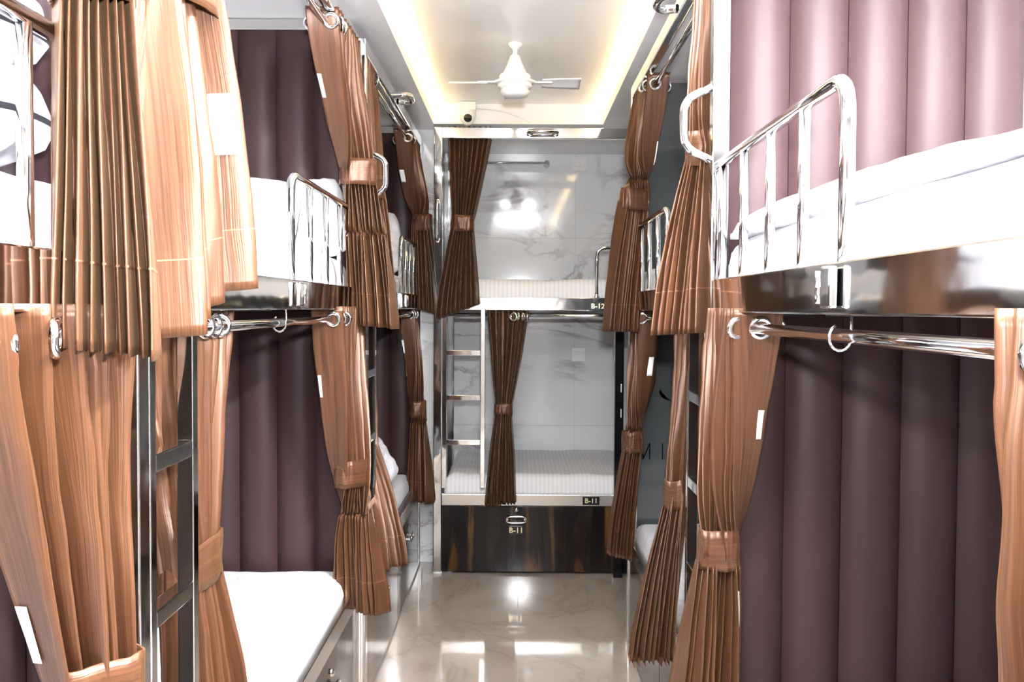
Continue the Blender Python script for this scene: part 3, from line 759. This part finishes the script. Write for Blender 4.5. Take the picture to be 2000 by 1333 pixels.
# upper curtains, row of two bunks
curtain('copper satin curtain tied back before the dark grey glass panel of the upper berth', (RU, RU, (rr2 + 0.01, 3.64), (rr2, 3.97), 0.042), (1.825, 1.825, (0.50, 3.86), (0.412, 3.78), 0.026),
        (1.31, 1.31, (0.462, 3.80), (0.345, 3.76), 0.036), 10, 17, AR, tags=((0.004, 0.014, 0.52, 0.70),))
curtain('copper satin curtain tied beside the tall post between the two bunks of the two-bunk row', (RU, RU, (0.485, 2.56), (0.48, 2.32), 0.030), (1.775, 1.79, (0.418, 2.38), (0.468, 2.345), 0.026),
        (1.335, 1.345, (0.340, 2.38), (0.45, 2.29), 0.040), 8, 18, AR)
# lower curtains, row of three bunks
curtain('copper satin curtain with a big eyelet on the end lower berth of the three-bunk row', (RLW, RLW, (rl - 0.005, 0.985), (-0.535, 1.30), 0.048), (0.915, 0.915, (-0.565, 1.17), (-0.495, 1.255), 0.028),
        (0.36, 0.36, (-0.57, 1.13), (-0.45, 1.24), 0.045), 6, 21, AL, tags=((0.0, 0.03, 0.72, 0.88),))
curtain('copper satin curtain tied back behind the long ladder of the middle lower berth', (RLW, RLW, (rl - 0.03, 1.99), (rl - 0.03, 1.48), 0.026), (0.925, 0.925, (-0.595, 1.90), (-0.605, 1.66), 0.022),
        (0.34, 0.34, (-0.50, 1.90), (-0.60, 1.68), 0.035), 10, 22, AL, ey0=4)
curtain('copper satin curtain tied back at the head of the middle lower berth of three', (RLW, RLW, (rl - 0.005, 2.92), (rl, 3.26), 0.048), (0.875, 0.865, (-0.563, 3.06), (-0.50, 3.14), 0.028),
        (0.41, 0.42, (-0.565, 3.20), (-0.43, 3.06), 0.036), 9, 23, AL, tags=((0.004, 0.013, 0.40, 0.53),))
curtain('copper satin curtain tied back behind the ladder of the marble-pier lower berth', (RLW, RLW, (rl - 0.03, 3.90), (rl - 0.03, 3.44), 0.026), (0.87, 0.87, (-0.57, 3.78), (-0.60, 3.60), 0.024),
        (0.45, 0.45, (-0.425, 3.60), (-0.515, 3.48), 0.034), 8, 24, AL, ey0=4)
curtain('copper satin curtain tied back at the head of the lower berth beside the marble pier', (RLW, RLW, (rl, 5.04), (rl, 5.19), 0.040), (0.868, 0.868, (-0.555, 5.08), (-0.482, 5.10), 0.024),
        (0.385, 0.385, (-0.555, 5.10), (-0.435, 5.0), 0.034), 8, 25, AL, tags=((0.004, 0.016, 0.32, 0.45),))
# lower curtain of the back bunk
curtain('dark copper satin curtain tied back beside the ladder of the bunk across the aisle end', (1.392, 1.392, K(1033, 5.095), K(952, 5.095), 0.022), (0.872, 0.872, K(1000, 5.06), K(968, 5.06), 0.026),
        (0.39, 0.372, K(1010, 5.0), K(948, 5.0), 0.032), 9, 26, AK, tie_h=0.06, eyelets=8)
# lower curtains, row of two bunks
curtain('copper satin curtain tied back before the dark grey glass panel of the lower berth', (RLW, RLW, (rr2, 3.78), (rr2, 3.98), 0.042), (0.872, 0.872, (0.495, 3.86), (0.425, 3.84), 0.026),
        (0.40, 0.43, (0.455, 3.84), (0.36, 3.82), 0.034), 7, 27, AR, tags=((0.006, 0.018, 0.36, 0.50),))
curtain('copper satin curtain tied back behind the ladder of the lower berth with the glass panel', (RLW, RLW, (rr2 + 0.018, 3.14), (rr2 + 0.022, 2.72), 0.024), (0.85, 0.85, (0.45, 2.90), (0.51, 2.86), 0.024),
        (0.385, 0.385, (0.325, 2.76), (0.455, 2.76), 0.040), 9, 28, AR, ey0=4)
curtain('copper satin curtain with a wide tie band on the lower berth under the quilt', (RLW, RLW, (rr1 + 0.005, 1.91), (rr1, 2.17), 0.048), (0.887, 0.887, (0.476, 2.08), (0.396, 2.085), 0.028),
        (0.35, 0.35, (0.455, 2.08), (0.315, 1.99), 0.046), 10, 29, AR, tags=((0.010, 0.022, 0.40, 0.52), (0.0, 0.012, 1.16, 1.30)))
curtain('copper satin curtain gathered at the foot of the lower berth under the quilt', (RLW, RLW, (rr1, 0.885), (rr1, 0.56), 0.045), (0.87, 0.87, (0.465, 0.865), (0.46, 0.58), 0.04),
        (0.35, 0.35, (0.47, 0.86), (0.45, 0.56), 0.045), 7, 30, AR, tie_on=False, ey0=3)

# ------------------------------------------------------------------ fan, security camera, switches, towel rod
FY = 3.97
fx = (1003 - VX) * FY / F
fan = empty('ceiling_fan', (fx, FY, 2.255))
obj('canopy', MB().lathe([(0.0, ZC), (0.028, ZC), (0.028, ZC - 0.006), (0.014, ZC - 0.022), (0.0095, ZC - 0.025)], (fx, FY, 0)), PLASTIC, fan)
obj('down_rod', MB().lathe([(0.0095, ZC - 0.02), (0.0095, 2.40)], (fx, FY, 0), n=16), PLASTIC, fan)
obj('lower_canopy', MB().lathe([(0.012, 2.425), (0.02, 2.42), (0.032, 2.385), (0.046, 2.355), (0.05, 2.350), (0.05, 2.344), (0.02, 2.342)], (fx, FY, 0)), PLASTIC, fan)
obj('motor_housing', MB().lathe([(0.02, 2.346), (0.060, 2.343), (0.064, 2.335), (0.058, 2.330), (0.082, 2.315), (0.086, 2.314), (0.078, 2.306), (0.068, 2.303), (0.072, 2.297), (0.066, 2.288), (0.056, 2.284), (0.060, 2.276), (0.054, 2.262), (0.044, 2.254), (0.0, 2.252)], (fx, FY, 0), n=40), PLASTIC, fan)
for k, ang in enumerate((2, 178 + 2, 90)):
    a = R(ang); m = MB()
    def bl(u, v):
        rad = 0.11 + 0.155 * u; wd = 0.036 + 0.012 * u
        t_ = (v - 0.5) * 2 * wd
        x = rad; y = t_; z = 2.312 + (-t_) * math.tan(R(13)) + 0.004 * (1 - (2 * v - 1) ** 2)
        return (fx + x * math.cos(a) - y * math.sin(a), FY + x * math.sin(a) + y * math.cos(a), z)
    m.grid(bl, 10, 6)
    bo = obj('fan_blade', m, PLASTIC, fan); sd = bo.modifiers.new('t', 'SOLIDIFY'); sd.thickness = 0.003
    m = MB()
    c = lambda r_, y_, z_: (fx + r_ * math.cos(a) - y_ * math.sin(a), FY + r_ * math.sin(a) + y_ * math.cos(a), z_)
    m.add([c(0.06, -0.02, 2.309), c(0.15, -0.014, 2.309), c(0.15, 0.014, 2.309), c(0.06, 0.02, 2.309), c(0.06, -0.02, 2.315), c(0.15, -0.014, 2.315), c(0.15, 0.014, 2.315), c(0.06, 0.02, 2.315)],
          [(0, 3, 2, 1), (4, 5, 6, 7), (0, 1, 5, 4), (1, 2, 6, 5), (2, 3, 7, 6), (3, 0, 4, 7)])
    obj('blade_arm', m, PLASTIC, fan)
tag(fan, 'white three-blade ceiling fan hanging in the ceiling tray', 'ceiling fan')

cy_ = RB; ccx = (912 - VX) * 5.1 / F
cc = empty('security_camera', (ccx, cy_, 2.36))
obj('mount_box', MB().box(ccx - 0.043, ccx + 0.043, cy_ - 0.07, cy_, 2.425, ZC - 0.001, 0.004), PLASTIC, cc)
obj('dome', MB().lathe([(0.043, 2.425), (0.042, 2.40), (0.036, 2.375), (0.026, 2.358), (0.012, 2.350), (0.0, 2.348)], (ccx, cy_ - 0.045, 0)), PLASTIC, cc)
lens = obj('lens', MB().lathe([(0.0, -0.006), (0.016, -0.004), (0.021, 0.004), (0.022, 0.014)], (ccx + 0.002, cy_ - 0.086, 2.382), 'y'), BLACKGLASS, cc, 'black round lens')
cab = [(ccx + 0.04, cy_ - 0.03, 2.440), (ccx + 0.12, cy_ - 0.02, 2.438), (ccx + 0.20, cy_ - 0.012, 2.425), (ccx + 0.27, cy_ - 0.006, 2.40), (ccx + 0.325, cy_ - 0.004, 2.372)]
obj('cable', MB().tube(fillet(cab, 0.02, 4), 0.0028, 8), PLASTIC, cc, 'thin white cable')
tag(cc, 'white dome security camera with a dangling cable above the end bunk', 'security camera')

for pyy, lab in ((322, 'pale switch plate on the marble wall above the upper berth'), (692, 'pale switch plate on the marble wall over the lower berth')):
    sx_, sz_ = (1130 - VX) * YB / F, CAMH + (VY - pyy) * YB / F
    t = empty('switch_plate', (sx_, YB, sz_))
    obj('plate', MB().box(sx_ - 0.044, sx_ + 0.044, YB - 0.009, YB, sz_ - 0.044, sz_ + 0.044, 0.003), PLASTIC, t)
    for k in (-1, 1):
        obj('rocker', MB().box(sx_ + k * 0.018 - 0.014, sx_ + k * 0.018 + 0.014, YB - 0.012, YB - 0.008, sz_ - 0.018, sz_ + 0.018, 0.002), PLASTIC, t)
    tag(t, lab, 'switch')
ty, tz = YB - 0.07, CAMH + (VY - 320) * (YB - 0.07) / F
ta, tb_ = (880 - VX) * ty / F, (1066 - VX) * ty / F
tr = empty('towel_rod', ((ta + tb_) / 2, YB, tz))
obj('rod', MB().tube([(ta, ty, tz), (tb_, ty, tz)], 0.0085, 12), CHROME, tr)
for x in (ta, tb_):
    obj('bracket', MB().lathe([(0.022, YB), (0.022, YB - 0.006), (0.010, YB - 0.012), (0.010, YB - 0.055), (0.017, YB - 0.062), (0.018, YB - 0.075), (0.012, YB - 0.085), (0, YB - 0.086)], (x, 0, tz), 'y', 18), CHROME, tr)
tag(tr, 'thin chrome rail fixed to the marble wall over the upper berth', 'towel rail')
